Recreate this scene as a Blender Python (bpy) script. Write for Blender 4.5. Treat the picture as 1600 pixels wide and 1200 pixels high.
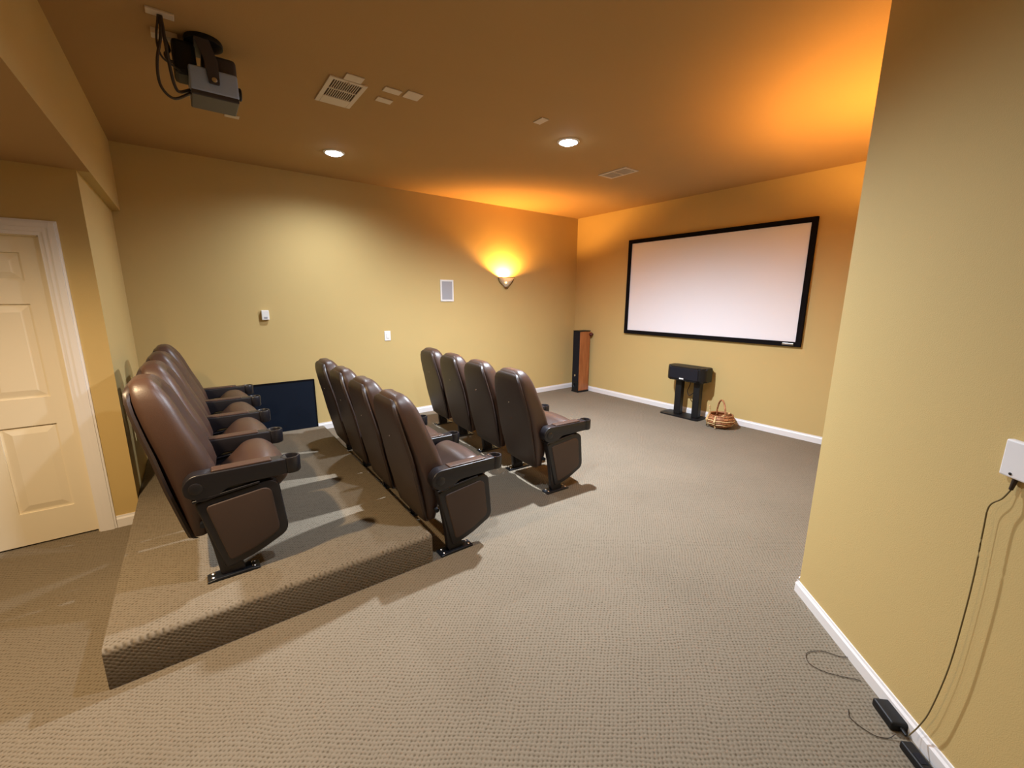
import bpy, bmesh, math, random
from mathutils import Vector, Matrix
random.seed(4)
C = bpy.context.scene.collection
R = math.radians
for o in list(bpy.data.objects): bpy.data.objects.remove(o)

# ------------------------------------------------------------------ camera, world, exposure
cam_d = bpy.data.cameras.new('camera'); cam = bpy.data.objects.new('camera', cam_d); C.objects.link(cam)
cam_d.sensor_width = 36; cam_d.lens = 653.47/1600*36; cam_d.clip_start = .05
rt = Vector((0.79596744, -0.6053256, 0.00409279)); up = Vector((0.11754512, 0.16119028, 0.97989838)); fw = Vector((0.59381729, 0.77948612, -0.19945528))
cam.matrix_world = Matrix(((rt.x, up.x, -fw.x, 0), (rt.y, up.y, -fw.y, 0), (rt.z, up.z, -fw.z, 1.665), (0, 0, 0, 1)))
S = bpy.context.scene; S.camera = cam
w = bpy.data.worlds.new('world'); S.world = w; w.use_nodes = True
w.node_tree.nodes['Background'].inputs[0].default_value = (0, 0, 0, 1)
S.view_settings.view_transform = 'Standard'; S.view_settings.look = 'None'
S.view_settings.gamma = 1; S.view_settings.use_curve_mapping = False
S.view_settings.exposure = 0.06
COOL = (.86, .94, 1.05); WARM = (1.0, .73, .43); AMBER = (1.0, .47, .105)
P_A, P_B, P_HALL, P_SCONCE, P_D = 130, 890, 255, 50, 140
H = 3.078      # theatre ceiling
HL = 2.466     # hall ceiling
X1, Y1 = 5.752, 5.613
YR = .697
XB = -.472     # back wall
YD = 4.005     # door wall
ANG = R(45.58)

# ------------------------------------------------------------------ materials
def nt(name):
    m = bpy.data.materials.new(name); m.use_nodes = True
    return m, m.node_tree, m.node_tree.nodes['Principled BSDF']
def mat(name, col, rough=.5, metal=0, var=0, vscale=20, bump=0, bscale=200, spec=.5, coat=0):
    m, t, b = nt(name)
    b.inputs['Base Color'].default_value = (*col, 1); b.inputs['Roughness'].default_value = rough
    b.inputs['Metallic'].default_value = metal; b.inputs['Specular IOR Level'].default_value = spec
    b.inputs['Coat Weight'].default_value = coat
    tc = t.nodes.new('ShaderNodeTexCoord')
    if var:
        n = t.nodes.new('ShaderNodeTexNoise'); n.inputs['Scale'].default_value = vscale; n.inputs['Detail'].default_value = 4
        t.links.new(tc.outputs['Object'], n.inputs['Vector'])
        x = t.nodes.new('ShaderNodeMix'); x.data_type = 'RGBA'
        x.inputs['A'].default_value = (*[c*(1-var) for c in col], 1); x.inputs['B'].default_value = (*[min(1, c*(1+var)) for c in col], 1)
        t.links.new(n.outputs['Fac'], x.inputs['Factor']); t.links.new(x.outputs['Result'], b.inputs['Base Color'])
    if bump:
        n = t.nodes.new('ShaderNodeTexNoise'); n.inputs['Scale'].default_value = bscale; n.inputs['Detail'].default_value = 3
        t.links.new(tc.outputs['Object'], n.inputs['Vector'])
        u = t.nodes.new('ShaderNodeBump'); u.inputs['Strength'].default_value = bump; u.inputs['Distance'].default_value = .002
        t.links.new(n.outputs['Fac'], u.inputs['Height']); t.links.new(u.outputs['Normal'], b.inputs['Normal'])
    return m
def emis(name, col, s):
    m, t, b = nt(name)
    b.inputs['Base Color'].default_value = (*col, 1); b.inputs['Emission Color'].default_value = (*col, 1); b.inputs['Emission Strength'].default_value = s
    return m
M = {}
M['wall'] = mat('wall_paint', (.56, .41, .17), .75, var=.02, vscale=3, bump=.35, bscale=260, spec=.25)
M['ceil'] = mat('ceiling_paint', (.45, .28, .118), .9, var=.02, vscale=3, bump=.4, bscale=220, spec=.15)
M['white'] = mat('white_trim_paint', (.80, .78, .78), .4)
M['door'] = mat('door_paint', (.80, .72, .56), .4)
M['plate'] = mat('white_plastic', (.80, .79, .76), .4)
M['ivory'] = mat('ivory_plastic', (.66, .55, .44), .5)
M['screen'] = mat('screen_fabric', (.86, .84, .88), .85, spec=.1)
M['velvet'] = mat('black_velvet', (.006, .005, .006), .9, spec=.1)
M['leather'] = mat('brown_leather', (.062, .033, .023), .40, var=.12, vscale=9, bump=.25, bscale=300, spec=.5)
M['inset'] = mat('brown_vinyl_inset', (.062, .038, .029), .55, bump=.3, bscale=350)
M['plastic'] = mat('dark_plastic', (.012, .011, .014), .36, bump=.2, bscale=300)
M['shell'] = mat('dark_brown_vinyl_back', (.034, .021, .017), .42, var=.08, vscale=8, bump=.2, bscale=300)
M['metal'] = mat('black_steel', (.015, .018, .025), .35, metal=.3)
M['chrome'] = mat('bright_steel', (.75, .72, .68), .22, metal=1)
M['navy'] = mat('blue_black_board', (.0015, .006, .016), .6, var=.2, vscale=2, spec=.25)
M['black'] = mat('black_satin', (.006, .006, .007), .5, spec=.35)
M['grille'] = mat('black_grille_cloth', (.006, .006, .011), .8, bump=.5, bscale=500, spec=.3)
M['proj'] = mat('bluish_grey_case', (.34, .45, .78), .3)
M['projd'] = mat('dark_grey_case', (.05, .045, .06), .45)
M['cable'] = mat('dark_cable', (.030, .018, .012), .5)
M['olive'] = mat('olive_cord', (.16, .12, .045), .5)
M['spkgrey'] = mat('grey_speaker_mesh', (.36, .36, .38), .6, bump=.5, bscale=600)
M['maroon'] = mat('dark_red_knob', (.09, .012, .008), .35)
M['bronze'] = mat('aged_bronze', (.16, .10, .05), .4, metal=.8)
def glass_mat():
    m, t, b = nt('frosted_glass'); b.inputs['Base Color'].default_value = (.8, .74, .62, 1); b.inputs['Roughness'].default_value = .3
    tr = t.nodes.new('ShaderNodeBsdfTranslucent'); tr.inputs[0].default_value = (.75, .68, .55, 1)
    mx = t.nodes.new('ShaderNodeMixShader'); mx.inputs[0].default_value = .12
    t.links.new(b.outputs[0], mx.inputs[1]); t.links.new(tr.outputs[0], mx.inputs[2]); t.links.new(mx.outputs[0], t.nodes['Material Output'].inputs[0])
    return m
M['glass'] = glass_mat()
M['slot'] = mat('dark_slot', (.06, .03, .012), .9)
def wood_mat():
    m, t, b = nt('cherry_wood'); b.inputs['Roughness'].default_value = .35
    tc = t.nodes.new('ShaderNodeTexCoord'); mp = t.nodes.new('ShaderNodeMapping'); mp.inputs['Scale'].default_value = (14, 14, 1.2)
    n = t.nodes.new('ShaderNodeTexNoise'); n.inputs['Scale'].default_value = 2.2; n.inputs['Detail'].default_value = 6
    r = t.nodes.new('ShaderNodeValToRGB'); r.color_ramp.elements[0].position = .3; r.color_ramp.elements[1].position = .7
    r.color_ramp.elements[0].color = (.26, .075, .022, 1); r.color_ramp.elements[1].color = (.42, .15, .05, 1)
    t.links.new(tc.outputs['Object'], mp.inputs['Vector']); t.links.new(mp.outputs[0], n.inputs['Vector'])
    t.links.new(n.outputs['Fac'], r.inputs[0]); t.links.new(r.outputs[0], b.inputs['Base Color'])
    return m
M['cherry'] = wood_mat()
def wicker_mat(name, a, c):
    m, t, b = nt(name); b.inputs['Roughness'].default_value = .6
    tc = t.nodes.new('ShaderNodeTexCoord'); n = t.nodes.new('ShaderNodeTexNoise'); n.inputs['Scale'].default_value = 60
    r = t.nodes.new('ShaderNodeValToRGB'); r.color_ramp.elements[0].position = .35; r.color_ramp.elements[1].position = .65
    r.color_ramp.elements[0].color = (*a, 1); r.color_ramp.elements[1].color = (*c, 1)
    t.links.new(tc.outputs['Object'], n.inputs['Vector']); t.links.new(n.outputs['Fac'], r.inputs[0]); t.links.new(r.outputs[0], b.inputs['Base Color'])
    return m
M['wicker'] = wicker_mat('woven_willow', (.20, .065, .02), (.46, .20, .08))
M['paleweave'] = wicker_mat('pale_splint', (.55, .36, .15), (.75, .55, .28))
def carpet_mat():
    m, t, b = nt('loop_carpet'); b.inputs['Roughness'].default_value = 1; b.inputs['Specular IOR Level'].default_value = .08
    N, L = t.nodes.new, t.links.new
    g = N('ShaderNodeNewGeometry'); sp = N('ShaderNodeSeparateXYZ')
    # gentle wobble of the rows
    nz = N('ShaderNodeTexNoise'); nz.inputs['Scale'].default_value = 5; nz.inputs['Detail'].default_value = 4
    L(g.outputs['Position'], nz.inputs['Vector'])
    ad = N('ShaderNodeVectorMath'); ad.operation = 'MULTIPLY_ADD'; ad.inputs[1].default_value = (.03, .03, .03)
    L(nz.outputs['Color'], ad.inputs[0]); L(g.outputs['Position'], ad.inputs[2]); L(ad.outputs[0], sp.inputs[0])
    def mth(op, a, bb=None):
        n = N('ShaderNodeMath'); n.operation = op
        for i, v in enumerate((a, bb)):
            if v is None: continue
            if isinstance(v, (int, float)): n.inputs[i].default_value = v
            else: L(v, n.inputs[i])
        return n.outputs[0]
    u = mth('ADD', sp.outputs[0], mth('MULTIPLY', sp.outputs[2], .2)); v = mth('SUBTRACT', sp.outputs[1], sp.outputs[2])
    ku, kv = 2*math.pi/.027, 2*math.pi/.021
    s1 = mth('SINE', mth('MULTIPLY', u, ku)); s2 = mth('SINE', mth('MULTIPLY', v, kv))
    pr = mth('MULTIPLY', s1, s2)                    # staggered loops
    h = mth('ADD', mth('MULTIPLY', pr, .5), .5)
    n2 = N('ShaderNodeTexNoise'); n2.inputs['Scale'].default_value = 75; n2.inputs['Detail'].default_value = 3; L(g.outputs['Position'], n2.inputs['Vector'])
    hh = mth('ADD', mth('MULTIPLY', h, .62), mth('MULTIPLY', n2.outputs['Fac'], .75))
    r = N('ShaderNodeValToRGB'); r.color_ramp.elements[0].position = .30; r.color_ramp.elements[1].position = .66
    r.color_ramp.elements[0].color = (.118, .093, .062, 1); r.color_ramp.elements[1].color = (.250, .208, .153, 1)
    L(hh, r.inputs[0])
    n3 = N('ShaderNodeTexNoise'); n3.inputs['Scale'].default_value = 1.3; n3.inputs['Detail'].default_value = 4; L(g.outputs['Position'], n3.inputs['Vector'])
    mx = N('ShaderNodeMix'); mx.data_type = 'RGBA'; mx.blend_type = 'MULTIPLY'; mx.inputs['Factor'].default_value = .25
    L(r.outputs[0], mx.inputs['A']); L(n3.outputs['Fac'], mx.inputs['B'])
    L(mx.outputs['Result'], b.inputs['Base Color'])
    bp = N('ShaderNodeBump'); bp.inputs['Strength'].default_value = .5; bp.inputs['Distance'].default_value = .006
    L(hh, bp.inputs['Height']); L(bp.outputs[0], b.inputs['Normal'])
    return m
M['carpet'] = carpet_mat()

# ------------------------------------------------------------------ helpers
def tag(o, label=None, cat=None, group=None, kind=None):
    if label: o['label'] = label
    if cat: o['category'] = cat
    if group: o['group'] = group
    if kind: o['kind'] = kind
    return o
def thing(name, label, cat, loc=(0, 0, 0), rz=0, group=None):
    o = bpy.data.objects.new(name, None); C.objects.link(o); o.location = loc; o.rotation_euler = (0, 0, rz); o.empty_display_size = .1
    return tag(o, label, cat, group)
def obj(name, bm, m, parent=None, smooth=False, loc=None, rot=None):
    me = bpy.data.meshes.new(name)
    bmesh.ops.recalc_face_normals(bm, faces=bm.faces)
    bm.to_mesh(me); bm.free()
    if smooth:
        me.polygons.foreach_set('use_smooth', [True]*len(me.polygons))
        try: me.set_sharp_from_angle(angle=R(42))
        except Exception: pass
    me.materials.append(m)
    o = bpy.data.objects.new(name, me); C.objects.link(o)
    if parent: o.parent = parent
    if loc: o.location = loc
    if rot: o.rotation_euler = rot
    return o
def box(bm, a, b, bev=0, seg=2):
    r = bmesh.ops.create_cube(bm, size=1)
    vs = r['verts']
    for v in vs: v.co = Vector([(a[i]+b[i])/2 + v.co[i]*(b[i]-a[i]) for i in range(3)])
    if bev:
        es = list({e for v in vs for e in v.link_edges})
        bmesh.ops.bevel(bm, geom=es, offset=bev, segments=seg, affect='EDGES', profile=.5)
    return bm
def B(a, b, bev=0, seg=2): return box(bmesh.new(), a, b, bev, seg)
def prism(bm, pts, z0, z1):
    lo = [bm.verts.new((x, y, z0)) for x, y in pts]; hi = [bm.verts.new((x, y, z1)) for x, y in pts]
    n = len(pts); bm.faces.new(lo[::-1]); bm.faces.new(hi)
    for i in range(n): bm.faces.new((lo[i], lo[(i+1) % n], hi[(i+1) % n], hi[i]))
    return bm
def tube(bm, pts, r, seg=8, close=False, ends=True):
    pts = [Vector(p) for p in pts]; n = len(pts); rings = []; ref = Vector((0, 0, 1))
    for i, p in enumerate(pts):
        if close: d = pts[(i+1) % n]-pts[i-1]
        else: d = pts[min(i+1, n-1)]-pts[max(i-1, 0)]
        d.normalize()
        a = d.cross(ref)
        if a.length < .05: a = d.cross(Vector((1, 0, 0)))
        a.normalize(); b = d.cross(a); rr = r[i] if isinstance(r, (list, tuple)) else r
        rings.append([bm.verts.new(p+a*rr*math.cos(t)+b*rr*math.sin(t)) for t in [2*math.pi*k/seg for k in range(seg)]])
        ref = b.cross(d)*1 if False else ref
    for i in range(n if close else n-1):
        A, D = rings[i], rings[(i+1) % n]
        for k in range(seg): bm.faces.new((A[k], A[(k+1) % seg], D[(k+1) % seg], D[k]))
    if not close and ends: bm.faces.new(rings[0][::-1]); bm.faces.new(rings[-1])
    return bm
def spline(pts, n=8):
    out = []; P = [Vector(p) for p in pts]; P = [2*P[0]-P[1]]+P+[2*P[-1]-P[-2]]
    for i in range(1, len(P)-2):
        for k in range(n):
            t = k/n; a, b, c, d = P[i-1:i+3]
            out.append(.5*((2*b)+(c-a)*t+(2*a-5*b+4*c-d)*t*t+(3*b-a-3*c+d)*t**3))
    out.append(P[-2]); return out
def lathe(bm, prof, seg=32, c=(0, 0, 0), close=False):
    rings = []
    for r, z in prof: rings.append([bm.verts.new((c[0]+r*math.cos(2*math.pi*k/seg), c[1]+r*math.sin(2*math.pi*k/seg), c[2]+z)) for k in range(seg)])
    n = len(rings)
    for i in range(n if close else n-1):
        A, D = rings[i], rings[(i+1) % n]
        for k in range(seg): bm.faces.new((A[k], A[(k+1) % seg], D[(k+1) % seg], D[k]))
    if not close: bm.faces.new(rings[0][::-1]); bm.faces.new(rings[-1])
    return bm
def round_poly(pts, r, n=5):
    out = []; m = len(pts)
    for i in range(m):
        p0, p, p1 = Vector(pts[i-1]), Vector(pts[i]), Vector(pts[(i+1) % m])
        rr = r[i] if isinstance(r, (list, tuple)) else r
        a = (p0-p); b = (p1-p); ra = min(rr, a.length*.45, b.length*.45)
        A = p+a.normalized()*ra; D = p+b.normalized()*ra
        for k in range(n+1):
            t = k/n; out.append((1-t)**2*A+2*t*(1-t)*p+t*t*D)
    return [(v.x, v.y) for v in out]
def slab(bm, prof, y0, y1, rnd=.01, seg=4, crown=0):
    """side profile (x,z) swept from y0 to y1 with rounded rims"""
    m = len(prof); P = [Vector(p) for p in prof]
    area = sum(P[i].x*P[(i+1) % m].y-P[(i+1) % m].x*P[i].y for i in range(m))
    sg = 1 if area > 0 else -1
    nrm = []
    for i in range(m):
        d = (P[(i+1) % m]-P[i-1]); n = Vector((d.y, -d.x))*sg
        nrm.append(n.normalized() if n.length > 1e-9 else Vector((0, 0)))
    secs = []
    for k in range(seg+1):
        a = math.pi/2*k/seg; secs.append((y0+rnd*(1-math.sin(a)), rnd*(1-math.cos(a))))
    sec = [(y, ins) for y, ins in secs[::-1]]; sec = [(y0+rnd*(1-math.cos(math.pi/2*k/seg)), rnd*(1-math.sin(math.pi/2*k/seg))) for k in range(seg+1)]
    if crown:
        for t in (.25, .5, .75): sec.append((y0+rnd+(y1-y0-2*rnd)*t, -crown*(1-abs(2*t-1)**2)))
    sec += [(y1-rnd*(1-math.sin(math.pi/2*k/seg)), rnd*(1-math.cos(math.pi/2*k/seg))) for k in range(seg+1)]
    rings = [[bm.verts.new((P[i].x-nrm[i].x*ins, y, P[i].y-nrm[i].y*ins)) for i in range(m)] for y, ins in sec]
    for A, D in zip(rings, rings[1:]):
        for k in range(m): bm.faces.new((A[k], A[(k+1) % m], D[(k+1) % m], D[k]))
    bm.faces.new(rings[0]); bm.faces.new(rings[-1][::-1])
    return bm
def copy_tree(o, parent=None, **kw):
    c = o.copy(); C.objects.link(c)
    if parent: c.parent = parent
    for ch in [x for x in allobs if x.parent == o]: copy_tree(ch, c)
    return c
def struct(name, bm, m, label=None): return tag(obj(name, bm, m), label, None, None, 'structure')

# ------------------------------------------------------------------ shell
struct('floor', B((-3.1, -2.6, -.1), (5.95, 5.8, 0)), M['carpet'], 'grey brown loop carpet floor of the theatre room')
T = .12
struct('wall_left', B((XB-T, Y1, 0), (X1+T, Y1+T, H)), M['wall'], 'long tan wall with the lit sconce')
struct('wall_front', B((X1, YR-T, 0), (X1+T, Y1, H)), M['wall'], 'tan end wall that carries the projection screen')
bm = B((XB-T, YD+T, 0), (XB, Y1, H)); struct('wall_back', bm, M['wall'], 'short tan back wall behind the last row of seats')
dx, dy = math.cos(ANG), math.sin(ANG)
wa = Vector((2.632, YR)); wb = wa-Vector((dx, dy))*3.0; nb = Vector((dy, -dx))*T
struct('wall_angled', prism(bmesh.new(), [tuple(wa), tuple(wb), tuple(wb+nb), tuple(wa+nb)], 0, H), M['wall'], 'angled tan wall close to the camera on the right')
struct('wall_right', B((wa.x, YR-T, 0), (X1+T, YR, H)), M['wall'], 'tan side wall hidden beyond the angled wall')
struct('wall_hall', B((wb.x, -2.5, 0), (wb.x+T, wb.y, H)), M['wall'])
struct('wall_rear', B((-3.0, -2.5-T, 0), (wb.x+T, -2.5, H)), M['wall'])
struct('wall_far_hall', B((-3.0-T, -2.5-T, 0), (-3.0, YD+T, H)), M['wall'])
DX0, DX1, DZ = -1.53, -.70, 2.045
bm = bmesh.new(); box(bm, (-3.0, YD, 0), (DX0, YD+T, H)); box(bm, (DX1, YD, 0), (XB, YD+T, H)); box(bm, (DX0, YD, DZ), (DX1, YD+T, H))
box(bm, (DX0-.1, YD+T, 0), (DX1+.1, YD+T+.05, DZ+.1))
struct('wall_door_side', bm, M['wall'], 'golden tan wall around the white panelled door')
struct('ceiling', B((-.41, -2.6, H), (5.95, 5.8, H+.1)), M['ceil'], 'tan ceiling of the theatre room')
bm = bmesh.new(); box(bm, (-3.1, -2.6, HL-.0015), (-.4105, YD+.02, HL+.02))
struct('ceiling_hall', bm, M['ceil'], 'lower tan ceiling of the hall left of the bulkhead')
struct('trim_1', B((-.53, -2.6, HL), (-.41, Y1, H+.1)), M['wall'], 'long tan bulkhead running above the hall opening')

def baseboard(name, a, b, nrm, h=.088, d=.014):
    a, b, n = Vector(a), Vector(b), Vector(nrm)
    pr = [(0, 0), (d, 0), (d, h*.72), (d*.55, h*.86), (d*.45, h), (0, h)]
    bm = bmesh.new()
    r0 = [bm.verts.new((a.x+n.x*q, a.y+n.y*q, z)) for q, z in pr]; r1 = [bm.verts.new((b.x+n.x*q, b.y+n.y*q, z)) for q, z in pr]
    for i in range(len(pr)): bm.faces.new((r0[i], r0[(i+1) % 6], r1[(i+1) % 6], r1[i]))
    bm.faces.new(r0); bm.faces.new(r1[::-1])
    return struct(name, bm, M['white'])
baseboard('baseboard_left', (XB, Y1), (X1, Y1), (0, -1))
baseboard('baseboard_front', (X1, YR), (X1, Y1), (-1, 0))
baseboard('baseboard_right', (wa.x, YR), (X1, YR), (0, 1))
baseboard('baseboard_angled', wa+Vector((dx, dy))*.012, wb, (-dy, dx), h=.07)
baseboard('baseboard_door_side', (-.605, YD), (XB, YD), (0, -1))

# door, casing
def door():
    t = tag(bpy.data.objects.new('door_1', None), 'cream white six panel door at the left edge', None, None, 'structure'); C.objects.link(t); t.location = (DX0, YD, 0)
    Wd = DX1-DX0; yf = .022
    x0, x1, z0, z1 = .012, Wd-.008, .012, DZ-.008
    bm = bmesh.new()
    # stiles, rails and mullion in front of a recessed core: the panels are real relief
    box(bm, (x0, yf+.012, z0), (x1, yf+.04, z1))
    cx = (x0+x1)/2; st = .105; ml = .05
    rows = [(.235, .83), (1.015, 1.62), (1.765, 1.935)]
    zs = [z0, .235, .83, 1.015, 1.62, 1.765, 1.935, z1]
    for a, b in ((x0, x0+st-.01), (cx-ml, cx+ml), (x1-st+.01, x1)): box(bm, (a, yf, z0), (b, yf+.012, z1))
    for i in (0, 2, 4, 6): box(bm, (x0, yf+.0003, zs[i]), (x1, yf+.012, zs[i+1]))
    obj('door_leaf', bm, M['door'], t)
    for za, zb in rows:
        for a, b in ((x0+st-.01, cx-ml), (cx+ml, x1-st+.01)):
            p = bmesh.new(); g = .012; q = .052
            o4 = [(a+g, za+g), (b-g, za+g), (b-g, zb-g), (a+g, zb-g)]; i4 = [(a+q, za+q), (b-q, za+q), (b-q, zb-q), (a+q, zb-q)]
            O = [p.verts.new((x, yf+.0119, z)) for x, z in o4]; I = [p.verts.new((x, yf+.002, z)) for x, z in i4]
            for k in range(4): p.faces.new((O[k], O[(k+1) % 4], I[(k+1) % 4], I[k]))
            p.faces.new(I); p.faces.new(O[::-1])
            obj('raised_panel', p, M['door'], t)
    c = bmesh.new(); wdt = .092
    def cas(pts):  # stepped casing profile, outer to inner
        for k, (o, d) in enumerate([(0, .012), (.012, .020), (.045, .017), (.07, .013)]):
            e = [.012, .045, .07, wdt][k]
            xa, xb = -.092+o-.0, -.092+e
            box(c, (xa, -d, 0), (xb, 0, DZ+.09-e)); box(c, (Wd-xb, -d, 0), (Wd-xa, 0, DZ+.09-e))
            box(c, (xa, -d, DZ+.09-e), (Wd-xa, 0, DZ+.09-o))
    cas(None)
    obj('door_casing', c, M['white'], t)
    j = bmesh.new(); box(j, (0, 0, 0), (.012, .10, DZ)); box(j, (Wd-.008, 0, 0), (Wd, .10, DZ)); box(j, (0, 0, DZ-.008), (Wd, .10, DZ))
    obj('door_jamb', j, M['door'], t)
door()

# seating platform
bm = bmesh.new()
pts = [(-.467, 2.25), (1.075, 2.232), (1.118, 5.13), (-.467, 5.20)]
prism(bm, pts, 0, .192)
es = [e for e in bm.edges if e.verts[0].co.z > .1 and e.verts[1].co.z > .1 and not (e.verts[0].co.x < 0 and e.verts[1].co.x < 0)] + [e for e in bm.edges if abs(e.verts[0].co.z-e.verts[1].co.z) > .1 and e.verts[0].co.x > 1]
bmesh.ops.bevel(bm, geom=es, offset=.028, segments=4, affect='EDGES', profile=.5)
tag(obj('seating_platform', bm, M['carpet'], smooth=True), 'low carpeted platform raising the last row of seats', 'platform')

# ------------------------------------------------------------------ theatre seats
def backrest_bm():
    # z, x back, x front, half width
    L = [(.215, -.150, -.085, .205), (.225, -.165, -.070, .222), (.30, -.182, -.050, .238), (.42, -.208, -.012, .250), (.52, -.230, .010, .255), (.60, -.245, -.005, .254),
         (.70, -.264, -.040, .248), (.79, -.286, -.078, .238), (.86, -.302, -.105, .226), (.925, -.316, -.128, .212), (.98, -.324, -.152, .196), (1.022, -.324, -.178, .176),
         (1.050, -.314, -.200, .152), (1.067, -.300, -.218, .122), (1.075, -.282, -.236, .08)]
    bm = bmesh.new(); rings = []; n = 56
    for z, xb, xf, hw in L:
        xc = (xb+xf)/2; d = (xf-xb)/2; ring = []
        for k in range(n):
            a = 2*math.pi*k/n; ca, sa = math.cos(a), math.sin(a); e = 2/3.6
            x = d*math.copysign(abs(ca)**e, ca); y = hw*math.copysign(abs(sa)**e, sa)
            if ca > 0:
                q = abs(y)/hw
                bol = max(0, min(1, (q-.45)/.25)); dip = (1-bol)
                x -= dip*(.045 if .3 < z < 1.0 else .02)*min(1, d/.08)*ca**.3
            else:
                x -= .006*(1-(y/hw)**2)*0
            # rear corners softened less than front ones
            ring.append(bm.verts.new((xc+x, y, z+(.015 if ca > 0 and .5 < z < 1.08 else 0)*0)))
        rings.append(ring)
    for A, D in zip(rings, rings[1:]):
        for k in range(n): bm.faces.new((A[k], A[(k+1) % n], D[(k+1) % n], D[k]))
    bm.faces.new(rings[0][::-1]); bm.faces.new(rings[-1])
    return bm
def shell_bm():
    L = [(.205, -.150, .20), (.225, -.170, .220), (.30, -.187, .236), (.42, -.213, .248), (.52, -.235, .253), (.60, -.250, .252), (.70, -.269, .246), (.79, -.291, .236),
         (.86, -.307, .224), (.925, -.321, .210), (.98, -.329, .193), (1.018, -.329, .170), (1.040, -.320, .142), (1.052, -.306, .105)]
    bm = bmesh.new(); rings = []; n = 15
    for z, xb, hw in L:
        ring = []
        for k in range(n):
            t = -1+2*k/(n-1); a = abs(t)
            y = hw*math.copysign(min(1, a*1.12)**.95, t) if a < 1 else hw*t
            x = xb+.014*max(0, (a-.80)/.20)**1.6-.005*(1-a*a)
            ring.append((x, y, z))
        rings.append(ring)
    O = [[bm.verts.new(p) for p in r] for r in rings]
    I = [[bm.verts.new((p[0]+.012, p[1]*.97, p[2])) for p in r] for r in rings]
    m = len(O)
    for i in range(m-1):
        for k in range(n-1):
            bm.faces.new((O[i][k], O[i][k+1], O[i+1][k+1], O[i+1][k])); bm.faces.new((I[i][k+1], I[i][k], I[i+1][k], I[i+1][k+1]))
        for k in (0, n-1): bm.faces.new((O[i][k], I[i][k], I[i+1][k], O[i+1][k]))
    for i in (0, m-1):
        for k in range(n-1): bm.faces.new((O[i][k], O[i][k+1], I[i][k+1], I[i][k]))
    return bm
def arm_assembly(t, y, first=True):
    # steel standard
    st = obj('standard', slab(bmesh.new(), round_poly([(-.118, .47), (-.135, .56), (-.10, .60), (-.045, .59), (-.03, .47), (-.015, .30), (.062, .012), (-.052, .012), (-.070, .18)], .02), y-.022, y+.022, .006), M['plastic'], t, True)
    obj('foot_plate', slab(bmesh.new(), round_poly([(-.115, 0), (.125, 0), (.125, .010), (.085, .016), (-.075, .016), (-.115, .010)], .003), y-.042, y+.042, .004), M['metal'], t, True)
    for bx in (-.088, .098):
        for by in (-.02, .02):
            bm = bmesh.new(); lathe(bm, [(.011, .008), (.011, .018), (.006, .022)], 6, (bx, y+by, 0)); obj('bolt', bm, M['chrome'], t, True)
    # end panel
    outer = [(-.122, .455), (.222, .500), (.262, .470), (.288, .172), (.120, .088), (-.025, .050)]
    ep = obj('end_panel', slab(bmesh.new(), round_poly(outer, [.03, .04, .03, .05, .06, .03], 6), y-.034, y+.034, .010), M['plastic'], t, True)
    inner = [(-.078, .428), (.192, .463), (.222, .440), (.244, .195), (.110, .128), (-.004, .095)]
    for sgn in (-1, 1):
        a, b = (y-.042, y-.028) if sgn < 0 else (y+.028, y+.042)
        o = obj('panel_inset', slab(bmesh.new(), round_poly(inner, [.025, .03, .02, .04, .04, .025], 6), a, b, .007), M['inset'], ep, True); o['label'] = 'brown vinyl inset'
    obj('panel_ridge', slab(bmesh.new(), round_poly([(-.128, .458), (.17, .494), (.17, .506), (-.128, .472)], .004), y-.043, y+.043, .004), M['plastic'], ep, True)
    # arm
    ar = obj('armrest', slab(bmesh.new(), round_poly([(-.155, .500), (-.160, .560), (-.118, .604), (-.05, .603), (.312, .601), (.312, .513), (.03, .508), (-.02, .470), (-.09, .452)], [.02, .03, .03, .01, .002, .002, .03, .02, .03], 4), y-.042, y+.042, .008), M['plastic'], t, True)
    o = obj('arm_pad', slab(bmesh.new(), round_poly([(-.035, .598), (-.03, .612), (.235, .612), (.24, .598)], .004), y-.033, y+.033, .005), M['leather'], ar, True); o['label'] = 'brown padded strip on the armrest'
    bm = bmesh.new(); lathe(bm, [(.044, .513), (.049, .519), (.050, .597), (.047, .603), (.040, .603), (.037, .598), (.036, .530)], 28, (.332, y, 0))
    obj('cup_holder', bm, M['plastic'], ar, True)
    for hy in (-.024, .024):
        bm = bmesh.new(); lathe(bm, [(.030, -.006), (.030, .004), (.024, .008)], 20); 
        o = obj('hinge_cap', bm, M['plastic'], st, True); o.location = (-.105, y+hy*1.7, .535); o.rotation_euler = (math.copysign(R(90), -hy), 0, 0)
SP = .602
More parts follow.
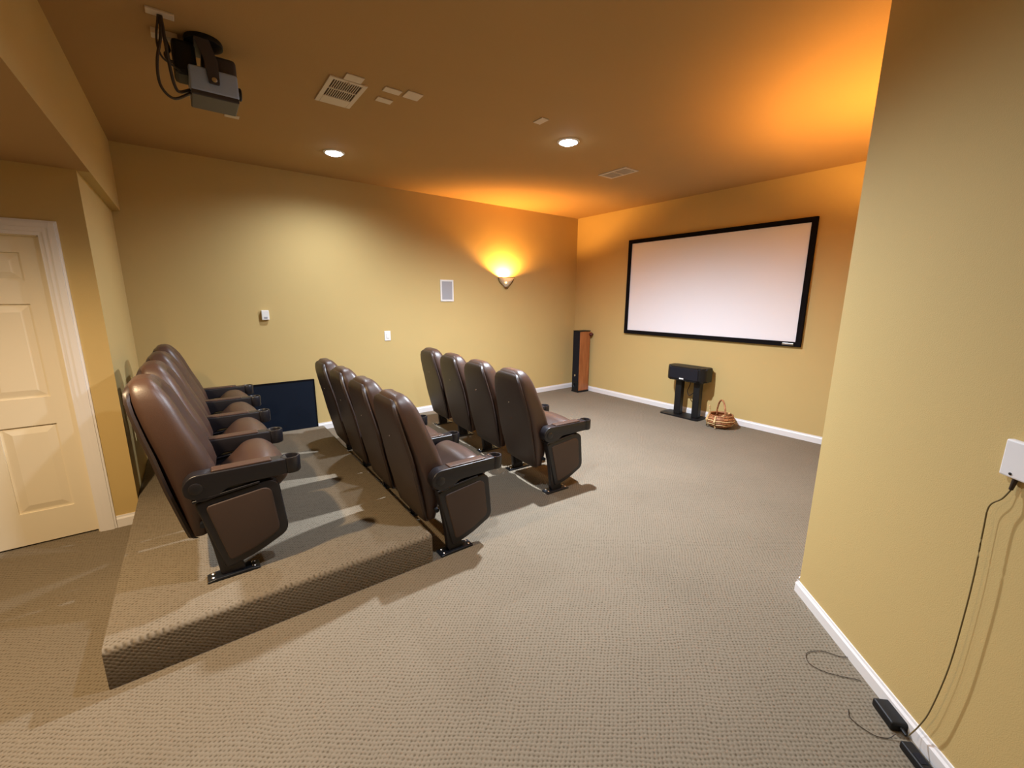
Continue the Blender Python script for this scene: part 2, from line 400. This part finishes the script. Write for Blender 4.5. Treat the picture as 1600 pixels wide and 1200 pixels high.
def make_seat(label, far_arm=False):
    t = thing('theater_seat', label, 'theater seat')
    b = obj('backrest', backrest_bm(), M['leather'], t, True, (0, SP/2, 0))
    b.data.materials[0] = M['leather']
    s = obj('back_shell', shell_bm(), M['shell'], t, True, (0, SP/2, 0)); s['label'] = 'dark smooth rear shell of the backrest'
    for yy, zz in ((.0, .78),):
        bm = bmesh.new(); lathe(bm, [(.006, -.002), (.006, .003), (.003, .005)], 10); o = obj('stud', bm, M['chrome'], s, True); o.location = (-.294, yy, zz); o.rotation_euler = (0, R(-90), 0)
    bm = bmesh.new(); prof = round_poly([(-.02, .345), (.26, .385), (.335, .46), (.308, .535), (.242, .592), (.150, .588), (.055, .495), (-.01, .445)], [.04, .08, .09, .09, .08, .08, .08, .03], 5)
    slab(bm, prof, SP/2-.238, SP/2+.238, .05, 5, .012)
    obj('seat_cushion', bm, M['leather'], t, True)
    bm = bmesh.new(); slab(bm, round_poly([(-.04, .33), (.24, .36), (.27, .385), (.0, .37)], .01), SP/2-.22, SP/2+.22, .01)
    obj('seat_pan', bm, M['plastic'], t, True)
    bm = bmesh.new(); tube(bm, [(-.06, .03, .42), (-.06, SP-.03, .42)], .018, 10); tube(bm, [(-.10, .03, .30), (-.10, SP-.03, .30)], .014, 10); obj('pivot_bar', bm, M['metal'], t, True)
    arm_assembly(t, 0)
    if far_arm: arm_assembly(t, SP)
    return t
rows = [  # origin of the nearest standard, turn, spacing, z, labels
    ((2.405, 2.52), R(-4.0), 0, 'front', ['theater seat in the row closest to the screen, nearest the camera',
        'theater seat in the row closest to the screen, second from the camera', 'theater seat in the row closest to the screen, third from the camera', 'theater seat in the row closest to the screen, farthest one against the long wall']),
    ((1.242, 2.27), R(-1.0), 0, 'middle', ['theater seat in the middle row just below the platform edge, nearest the camera',
        'theater seat in the middle row below the platform edge, second from the camera', 'theater seat in the middle row below the platform edge, third from the camera', 'theater seat in the middle row below the platform edge, farthest one towards the long wall']),
    ((.025, 2.54), R(-.6), .192, 'platform', ['theater seat on the raised carpeted platform, nearest the camera, large brown backrest and side panel',
        'theater seat on the raised carpeted platform, second from the camera', 'theater seat on the raised carpeted platform, third from the camera', 'theater seat on the raised carpeted platform, farthest one next to the blue black board']),
]
grp = {'front': 'brown theater seats in the front row', 'middle': 'brown theater seats in the middle row', 'platform': 'brown theater seats on the platform'}
proto = make_seat('x'); proto_far = None
protoF = make_seat('y', True)
allobs = list(bpy.data.objects)
uP = uF = False
for (ox, oy), rz, z, key, labels in rows:
    for i in range(4):
        if i < 3:
            o = copy_tree(proto) if uP else proto; uP = True
        else:
            o = copy_tree(protoF) if uF else protoF; uF = True
        o.location = (ox-math.sin(rz)*SP*i, oy+math.cos(rz)*SP*i, z); o.rotation_euler = (0, 0, rz)
        o['label'] = labels[i]; o['group'] = grp[key]

# ------------------------------------------------------------------ projection screen
t = thing('projection_screen', 'wide white projection screen in a black frame on the end wall', 'screen', (X1-.001, 3.153, 1.115))
hw, hh, fr = 1.285, 1.472, .058
obj('screen_fabric', B((-.022, -hw+.03, .03), (-.006, hw-.03, hh-.03)), M['screen'], t)
bm = bmesh.new()
for a, b in (((-.04, -hw, 0), (0, -hw+fr, hh)), ((-.04, hw-fr, 0), (0, hw, hh)), ((-.04, -hw+fr, 0), (0, hw-fr, fr)), ((-.04, -hw+fr, hh-fr), (0, hw-fr, hh))): box(bm, a, b, .004)
fo = obj('frame', bm, M['velvet'], t)
o = obj('badge', B((-.044, -hw+.075, .018), (-.039, -hw+.195, .040), .002), M['chrome'], fo); o['label'] = 'small silver badge'

# tower loudspeaker
t = thing('tower_speaker', 'tall slim cherry wood floor speaker with black front in the far corner', 'speaker', (5.44, 5.17, 0), R(-3))
obj('cabinet', B((.012, 0, .03), (.255, .165, 1.10), .006), M['cherry'], t)
obj('top_panel', B((-.004, -.003, 1.10), (.26, .168, 1.115), .004), M['black'], t)
obj('plinth', B((-.006, -.004, 0), (.262, .169, .03), .004), M['black'], t)
g = obj('grille', B((-.006, .004, .20), (.012, .161, 1.10), .004), M['grille'], t)
bm = bmesh.new(); lathe(bm, [(.018, 0), (.018, .004), (.012, .006)], 20); o = obj('badge', bm, M['chrome'], t, True); o.location = (-.006, .085, .31); o.rotation_euler = (0, R(-90), 0)
obj('lower_baffle', B((-.002, .002, .03), (.012, .163, .20), .002), M['black'], t)
bm = bmesh.new(); lathe(bm, [(.045, 0), (.050, .004), (.040, .006), (.034, -.0)], 24); o = obj('port_ring', bm, M['metal'], t, True); o.location = (-.002, .082, .13); o.rotation_euler = (0, R(-90), 0)
# dark red knob on the wall beside it
t = thing('round_knob', 'small dark red round knob on the end wall beside the tower speaker', 'knob', (X1, 5.145, 1.045))
bm = bmesh.new(); bmesh.ops.create_uvsphere(bm, u_segments=20, v_segments=12, radius=.035); o = obj('ball', bm, M['maroon'], t, True); o.location = (-.05, 0, 0)
bm = bmesh.new(); tube(bm, [(-.03, 0, 0), (-.001, 0, 0)], .012, 10); obj('stem', bm, M['black'], t, True)

# centre speaker and its stand
t = thing('speaker_stand', 'black twin column speaker stand below the screen', 'speaker stand', (5.575, 3.19, 0))
bm = bmesh.new(); prism(bm, round_poly([(-.14, -.30), (.135, -.30), (.135, .30), (-.14, .30)], .05, 5), 0, .018); obj('base_plate', bm, M['black'], t)
for yy in (-.200, .078): obj('column', B((-.05, yy-.048, .018), (.04, yy+.048, .528), .01), M['black'], t)
obj('top_plate', B((-.10, -.30, .528), (.09, .20, .542), .004), M['black'], t)
bm = bmesh.new(); tube(bm, spline([(.06, -.05, .545), (.07, -.03, .45), (.075, .0, .36), (.07, -.03, .30), (.06, -.08, .33), (.055, -.13, .38)]), .006, 8); 
tag(obj('speaker_cable', bm, M['cable'], None, True, (5.575, 3.19, 0)), 'dark looped cable hanging behind the speaker stand', 'cable')
t = thing('center_speaker', 'wide black center speaker lying on the twin column stand', 'speaker', (5.565, 3.15, .542), R(0))
bm = bmesh.new(); prism(bm, round_poly([(-.13, -.22), (-.06, -.29), (.13, -.29), (.13, .29), (-.06, .29), (-.13, .22)], .03, 4), .0, .195); 
bmesh.ops.bevel(bm, geom=[e for e in bm.edges if abs(e.verts[0].co.z-e.verts[1].co.z) < .01], offset=.02, segments=3, affect='EDGES')
obj('cabinet', bm, M['black'], t, True)
bm = B((-.142, -.215, .018), (-.125, .215, .178), .008); obj('grille', bm, M['grille'], t)
o = obj('badge', B((-.146, -.01, .018), (-.141, .055, .036), .002), M['plate'], t); o['label'] = 'small white badge'

# woven basket
t = thing('wicker_basket', 'small brown woven basket with a hoop handle on the floor', 'basket', (5.46, 2.585, 0), R(-42)); t.scale = (1.12, 1.12, 1)
bm = bmesh.new(); prof = [(.06, 0), (.10, .012), (.135, .05), (.150, .10), (.142, .145), (.128, .17), (.120, .17), (.134, .143), (.140, .10), (.126, .055), (.09, .022), (.0, .018)]
seg = 40; rings = []
for r_, z_ in prof:
    rings.append([bm.verts.new(((r_+.004*((k % 2)-.5)*(1 if r_ > .05 else 0))*math.cos(2*math.pi*k/seg), (r_*1.0+.004*((k % 2)-.5))*math.sin(2*math.pi*k/seg), z_)) for k in range(seg)])
for A, D in zip(rings, rings[1:]):
    for k in range(seg): bm.faces.new((A[k], A[(k+1) % seg], D[(k+1) % seg], D[k]))
bm.faces.new(rings[0][::-1]); bm.faces.new(rings[-1])
body = obj('basket_body', bm, M['wicker'], t, True)
for k, zz in enumerate((.035, .06, .085, .11, .135)):
    bm = bmesh.new(); rr = [.122, .139, .148, .151, .146][k]
    tube(bm, [(rr*math.cos(a), rr*math.sin(a), zz+.004*math.sin(9*a)) for a in [2*math.pi*q/48 for q in range(48)]], .006, 6, True); obj('weave_band', bm, M['paleweave'] if k % 2 else M['wicker'], body, True)
bm = bmesh.new(); tube(bm, [(.126*math.cos(a), .126*math.sin(a), .17) for a in [2*math.pi*q/40 for q in range(40)]], .011, 8, True); obj('rim', bm, M['wicker'], t, True)
bm = bmesh.new(); tube(bm, [(.0, .125*math.cos(a), .13+.235*math.sin(a)) for a in [math.pi*q/28 for q in range(29)]], .010, 8); obj('handle', bm, M['wicker'], t, True)
bm = bmesh.new(); tube(bm, [(-.146, 0, .02), (-.160, 0, .10), (-.135, 0, .18)], [.013, .014, .012], 6); tube(bm, [(-.10, -.11, .02), (-.115, -.115, .10), (-.095, -.095, .175)], [.01, .012, .01], 6); o = obj('ribs', bm, M['paleweave'], body, True); o['label'] = 'pale splint ribs'
tag(obj('kindling_stick', tube(bmesh.new(), [(5.42, 2.69, .05), (5.36, 2.70, .29)], [.012, .010], 6), M['paleweave']), 'pale upright wooden stick standing in the basket', 'stick', 'sticks in the basket')
tag(obj('kindling_stick', tube(bmesh.new(), [(5.48, 2.63, .09), (5.42, 2.46, .225)], [.014, .012], 6), M['paleweave']), 'pale slanted stick poking out of the right side of the basket', 'stick', 'sticks in the basket')

# dark board standing against the long wall
t = thing('dark_board', 'large blue black flat board standing against the long wall beyond the platform seats', 'board', (.72, Y1-.016, 0))
obj('panel', B((-.425, -.022, .01), (.415, -.004, .665)), M['navy'], t)
bm = bmesh.new()
for a, b in (((-.43, -.026, 0), (-.415, 0, .675)), ((.407, -.026, 0), (.422, 0, .675)), ((-.415, -.026, .660), (.407, 0, .675)), ((-.415, -.026, 0), (.407, 0, .015))): box(bm, a, b)
obj('edge_frame', bm, M['velvet'], t)

# ------------------------------------------------------------------ wall fittings
t = thing('thermostat', 'small white box thermostat high on the long wall, left of the switch', 'thermostat', (.69, Y1, 1.47))
obj('cover', B((-.038, -.040, -.055), (.038, -.004, .055), .006), M['plate'], t); obj('base_plate', B((-.03, -.006, -.045), (.03, 0, .045)), M['ivory'], t)
obj('display', B((-.016, -.042, -.040), (.018, -.039, -.018)), M['spkgrey'], t)
t = thing('light_switch', 'white rocker light switch on the long wall below the wall speaker', 'light switch', (2.125, Y1, 1.162))
obj('cover_plate', B((-.043, -.008, -.066), (.043, 0, .066), .004), M['plate'], t); obj('rocker', B((-.017, -.014, -.034), (.017, -.007, .034), .003), M['plate'], t)
t = thing('wall_speaker', 'rectangular grey in-wall speaker in a white frame on the long wall', 'speaker', (3.06, Y1, 1.78))
bm = bmesh.new()
for a, b in (((-.108, -.012, -.155), (-.085, 0, .155)), ((.085, -.012, -.155), (.108, 0, .155)), ((-.085, -.012, .13), (.085, 0, .155)), ((-.085, -.012, -.155), (.085, 0, -.13))): box(bm, a, b, .002)
obj('frame', bm, M['plate'], t); obj('grille', B((-.087, -.007, -.132), (.087, -.001, .132)), M['spkgrey'], t)

def sconce(x, y, sgn, label, rz):
    t = thing('wall_sconce', label, 'wall lamp', (x, y, 2.0), rz, 'uplight wall sconces')
    # half bowl, open at the top, standing just off the wall
    bm = bmesh.new(); seg = 24; prof = [(.016, -.150), (.045, -.125), (.09, -.07), (.128, -.015), (.140, .0)]
    def half(sc, off): return [[(off[0]+sc*r_*math.cos(a)*1.05, -.0015-sc*r_*math.sin(a)*1.0, z_+off[1]) for a in [math.pi*k/seg for k in range(seg+1)]] for r_, z_ in prof]
    O = [[bm.verts.new(p) for p in r] for r in half(1, (0, 0))]; I = [[bm.verts.new(p) for p in r] for r in half(.93, (0, .006))]
    for Q, fl in ((O, 0), (I, 1)):
        for i in range(len(Q)-1):
            for k in range(seg): bm.faces.new((Q[i][k], Q[i][k+1], Q[i+1][k+1], Q[i+1][k]))
    for k in range(seg): bm.faces.new((O[-1][k], O[-1][k+1], I[-1][k+1], I[-1][k])); bm.faces.new((O[0][k], O[0][k+1], I[0][k+1], I[0][k]))
    for k in (0, seg):
        for i in range(len(O)-1): bm.faces.new((O[i][k], I[i][k], I[i+1][k], O[i+1][k]))
    obj('bowl', bm, M['glass'], t, True)
    bm = bmesh.new(); tube(bm, [(.150*math.cos(a), -.004-.142*math.sin(a), .0) for a in [math.pi*k/24 for k in range(25)]], .005, 8); obj('rim', bm, M['bronze'], t, True)
    bm = bmesh.new(); tube(bm, spline([(-.156, -.012, 0), (-.125, -.012, -.07), (-.02, -.03, -.165)]), .005, 8); tube(bm, spline([(.156, -.012, 0), (.125, -.012, -.07), (.02, -.03, -.165)]), .005, 8); obj('side_bar', bm, M['bronze'], t, True)
    obj('back_plate', B((-.02, -.03, -.175), (.02, 0, -.145), .004), M['bronze'], t)
    bm = bmesh.new(); bmesh.ops.create_uvsphere(bm, u_segments=14, v_segments=10, radius=.013); o = obj('bulb', bm, emis('amber_bulb_glow', AMBER, 25), t, True); o.location = (-.045, -.07, -.078)
    ld = bpy.data.lights.new('sconce_light', 'SPOT'); ld.energy = P_SCONCE*4; ld.color = AMBER; ld.shadow_soft_size = .014; ld.spot_size = R(172); ld.spot_blend = .6
    l = bpy.data.objects.new('sconce_light', ld); C.objects.link(l); l.parent = t; l.location = (-.045*sgn, -.072, -.036); l.rotation_euler = (R(180+16), 0, 0)
    return t
sconce(4.137, Y1, 1, 'lit half bowl wall sconce on the long wall, glowing amber upwards', 0)
sconce(4.137, YR, -1, 'amber wall sconce on the right hand wall hidden beyond the angled wall', R(180))

# box on the angled wall, its cord and the power adapter
e1 = Vector((dx, dy)); nn = Vector((-dy, dx))
def AW(s, out, z):   # s = distance along the angled wall from its corner
    p = wa-e1*s+nn*out; return (p.x, p.y, z)
t = thing('wall_plate', 'white square electrical box on the angled wall at the right edge', 'wall plate', AW(.975, 0, 1.19), ANG)
obj('cover', B((-.06, 0, -.058), (.055, .022, .058), .005), M['white'], t)
bm = bmesh.new(); lathe(bm, [(.0042, 0), (.0042, .002), (.002, .003)], 12); o = obj('screw', bm, M['metal'], t); o.location = (.020, .022, -.045); o.rotation_euler = (R(-90), 0, 0)
bm = bmesh.new(); tube(bm, [(0.012, .012, -.058), (.016, .014, -.095)], [.007, .005], 10); obj('strain_relief', bm, M['cable'], t)
cp = [(.960, .014, 1.095), (.950, .022, 1.06), (.925, .028, 1.02), (.925, .028, .94), (.932, .028, .78), (.932, .028, .60), (.925, .028, .40), (.90, .028, .20), (.875, .028, .10), (.87, .05, .045)]
bm = bmesh.new(); tube(bm, spline([AW(*c) for c in cp]), .0022, 8); o = obj('power_cord', bm, M['olive'], t, True); o['label'] = 'thin olive cord'; o.matrix_parent_inverse = (Matrix.Translation(AW(.975, 0, 1.19)) @ Matrix.Rotation(ANG, 4, 'Z')).inverted()
t = thing('power_adapter', 'black power adapter lying on the carpet against the angled baseboard', 'power adapter', (2.115, .215, 0), ANG-R(2))
bm = bmesh.new(); slab(bm, round_poly([(-.115, .0), (.0, 0), (.0, .038), (-.115, .038)], .012), -.030, .036, .008); obj('case', bm, M['black'], t, True)
bm = bmesh.new(); tube(bm, [(-.113, 0, .018), (-.14, 0, .016)], [.008, .005], 10); obj('cord_sleeve', bm, M['black'], t)
t = thing('power_strip', 'dark power strip on the carpet along the angled baseboard, past the adapter', 'power strip', AW(1.02, .062, 0), ANG+R(1))
obj('housing', B((-.24, -.022, .001), (.14, .022, .032), .006), M['black'], t)
for k in range(4): obj('outlet', B((-.20+.085*k, -.012, .031), (-.16+.085*k, .012, .0335), .001), M['grille'], t)
bm = bmesh.new(); tube(bm, spline([(2.19, .30, .004), (2.12, .40, .004), (2.11, .47, .004), (2.17, .50, .004), (2.24, .46, .004), (2.27, .40, .004), (2.30, .37, .004)]), .0014, 6)
tag(obj('thin_wire', bm, M['cable'], None, True), 'thin dark wire looped on the carpet near the angled wall', 'wire')
bm = bmesh.new(); tube(bm, spline([(1.99, .145, .016), (1.96, .16, .004), (1.93, .20, .004), (1.94, .27, .004), (1.98, .29, .004)]), .0015, 6)
tag(obj('adapter_cord', bm, M['cable'], None, True), 'thin dark cord curling on the carpet out of the black power adapter', 'cord')

# ------------------------------------------------------------------ ceiling fittings
def vent(x0, x1, y0, y1, label, open_lo, open_hi, cut):
    t = thing('ceiling_vent', label, 'air vent', ((x0+x1)/2, (y0+y1)/2, H), 0, 'ceiling air vents')
    a, b = (x1-x0)/2, (y1-y0)/2; m = M['ivory']
    bm = bmesh.new(); f = .03
    for p, q in (((-a, -b, -.010), (-a+f, b, 0)), ((a-f, -b, -.010), (a, b, 0)), ((-a+f, -b, -.010), (a-f, -b+f, 0)), ((-a+f, b-f if not cut else b-cut, -.010), (a-f, b, 0))): box(bm, p, q, .002)
    y_hi = b-(cut or f)
    box(bm, (-a+f, (-b+f+y_hi)/2-.006, -.010), (a-f, (-b+f+y_hi)/2+.006, -.002))
    obj('frame', bm, m, t)
    obj('duct_opening', B((-a+f, -b+f, -.003), (a-f, y_hi, -.001)), M['slot'], t)
    n = int((2*a-2*f)/.014)
    bm = bmesh.new()
    for k in range(1, n): xx = -a+f+(2*a-2*f)*k/n; box(bm, (xx-.0022, -b+f, -.008), (xx+.0022, y_hi, -.003))
    obj('louvers', bm, m, t)
    bm = bmesh.new(); box(bm, (-.004, -b+.012, -.020), (.004, -b+.030, -.008)); obj('damper_lever', bm, m, t)
vent(.90, 1.145, 3.13, 3.55, 'large ceiling air vent beside four blank plates', 0, 0, .12)
vent(3.955, 4.185, 3.17, 3.56, 'ceiling air vent nearer the screen, past the bright can light', 0, 0, .03)
def plate(x0, x1, y0, y1, label, th=.008, m='ivory'):
    o = obj('cover_plate', B((-(x1-x0)/2, -(y1-y0)/2, -th), ((x1-x0)/2, (y1-y0)/2, 0), .003), M[m]); o.location = ((x0+x1)/2, (y0+y1)/2, H); return tag(o, label, 'cover plate', 'blank cover plates on the ceiling')
plate(.98, 1.095, 3.04, 3.125, 'blank ceiling plate touching the large air vent')
plate(1.24, 1.36, 3.055, 3.125, 'narrow blank ceiling plate between the vent and the squarer plate')
plate(1.25, 1.363, 3.23, 3.298, 'narrow blank ceiling plate closest to the far can light')
plate(1.385, 1.50, 3.015, 3.125, 'squarer blank ceiling plate, farthest right of the four by the vent')
plate(2.405, 2.478, 2.775, 2.89, 'single blank ceiling plate just beside the brightest can light')
plate(.40, .50, 4.24, 4.30, 'blank ceiling plate behind the projector')
plate(.0, .115, 3.00, 3.055, 'blank ceiling plate the projector cables hang from, nearer the camera', .012)
plate(.01, .125, 3.20, 3.26, 'blank ceiling plate with a connector beside the projector', .03)

def can(x, y, z, power, col, label, spot=R(164), lens=30, visible=True):
    t = thing('recessed_light', label, 'ceiling light', (x, y, z), 0, 'recessed ceiling lights')
    bm = bmesh.new(); lathe(bm, [(.076, -.001), (.076, -.008), (.084, -.012), (.100, -.006), (.102, -.001)], 40, close=True); obj('trim_ring', bm, M['white'], t, True)
    bm = bmesh.new(); lathe(bm, [(.075, -.002), (.074, -.010), (.062, -.020), (.040, -.027), (.015, -.030)], 40); obj('lamp_face', bm, emis('lamp_face_glow', col, lens), t, True)
    ld = bpy.data.lights.new('can_light', 'SPOT'); ld.energy = power; ld.color = col; ld.spot_size = spot; ld.spot_blend = 1.0; ld.shadow_soft_size = .045
    l = bpy.data.objects.new('can_light', ld); C.objects.link(l); l.parent = t; l.location = (0, 0, -.085)
can(1.325, 4.66, H, P_A, COOL, 'smaller looking recessed light near the long wall', lens=30)
can(2.945, 3.03, H, P_B, COOL, 'brightest recessed light in the middle of the theatre ceiling', lens=60)
can(1.325, 1.65, H, P_D, COOL, 'recessed light above the open carpet beside the platform', lens=14)
can(-.75, 2.30, HL, P_HALL, WARM, 'recessed light in the lower hall ceiling above the platform corner', lens=10)

# ------------------------------------------------------------------ projector
t = thing('ceiling_projector', 'bluish grey projector hung from the ceiling on a dark bracket', 'projector', (.26, 3.22, 2.79))
obj('case', B((-.110, -.105, .0), (.118, .105, .125), .012, 3), M['proj'], t, True)
obj('underside', B((-.108, -.103, -.022), (.116, .12, .004), .006), M['projd'], t)
o = obj('connector_block', B((-.170, -.07, .08), (-.065, .10, .25), .02), M['black'], t)
o = obj('rear_housing', B((-.04, -.05, .12), (.125, .12, .225), .02, 3), M['projd'], t, True)
bm = bmesh.new(); lathe(bm, [(.034, 0), (.034, .02), (.028, .024)], 24); o = obj('lens', bm, M['black'], t, True); o.location = (.118, .0, .065); o.rotation_euler = (0, R(90), 0)
br = obj('bracket_arm', slab(bmesh.new(), round_poly([(-.022, .045), (.028, .045), (.030, .16), (.0, .262), (-.07, .262), (-.035, .16)], .008), -.118, -.108, .002), M['projd'], t, True)
bm = bmesh.new(); lathe(bm, [(.013, 0), (.013, .006), (.007, .008)], 14); o = obj('bracket_bolt', bm, M['chrome'], br, True); o.location = (.004, -.118, .065); o.rotation_euler = (R(90), 0, 0)
obj('bracket_yoke', B((-.07, -.117, .245), (.0, .10, .258), .003), M['projd'], t)
bm = bmesh.new(); lathe(bm, [(.088, .288), (.092, .278), (.090, .262), (.060, .250)], 36, (-.02, -.03, 0)); obj('ceiling_cup', bm, M['black'], t, True)
def cab(pts, label, r=.006): 
    bm = bmesh.new(); tube(bm, spline(pts), r, 8); tag(obj('projector_cable', bm, M['cable'], None, True), label, 'cable', 'cables beside the projector')
cab([(.055, 3.03, 3.066), (.05, 3.04, 2.98), (.02, 3.06, 2.86), (.02, 3.09, 2.76), (.07, 3.12, 2.72), (.15, 3.16, 2.78)], 'longest dark cable hanging in a loop left of the projector', .007)
cab([(.06, 3.03, 3.066), (.065, 3.05, 2.95), (.07, 3.08, 2.86), (.08, 3.12, 2.79), (.10, 3.15, 2.77), (.15, 3.17, 2.80)], 'dark cable dropping straight from the nearer ceiling plate to the projector', .008)
cab([(.07, 3.23, 3.048), (.08, 3.21, 2.99), (.06, 3.17, 2.95), (.07, 3.16, 2.92), (.11, 3.18, 2.92)], 'short dark cable plugged into the ceiling connector plate', .008)
cab([(.05, 3.03, 3.066), (.03, 3.05, 2.96), (.04, 3.08, 2.90), (.08, 3.12, 2.885), (.12, 3.16, 2.88)], 'dark cable curving tightly to the connector block of the projector', .005)
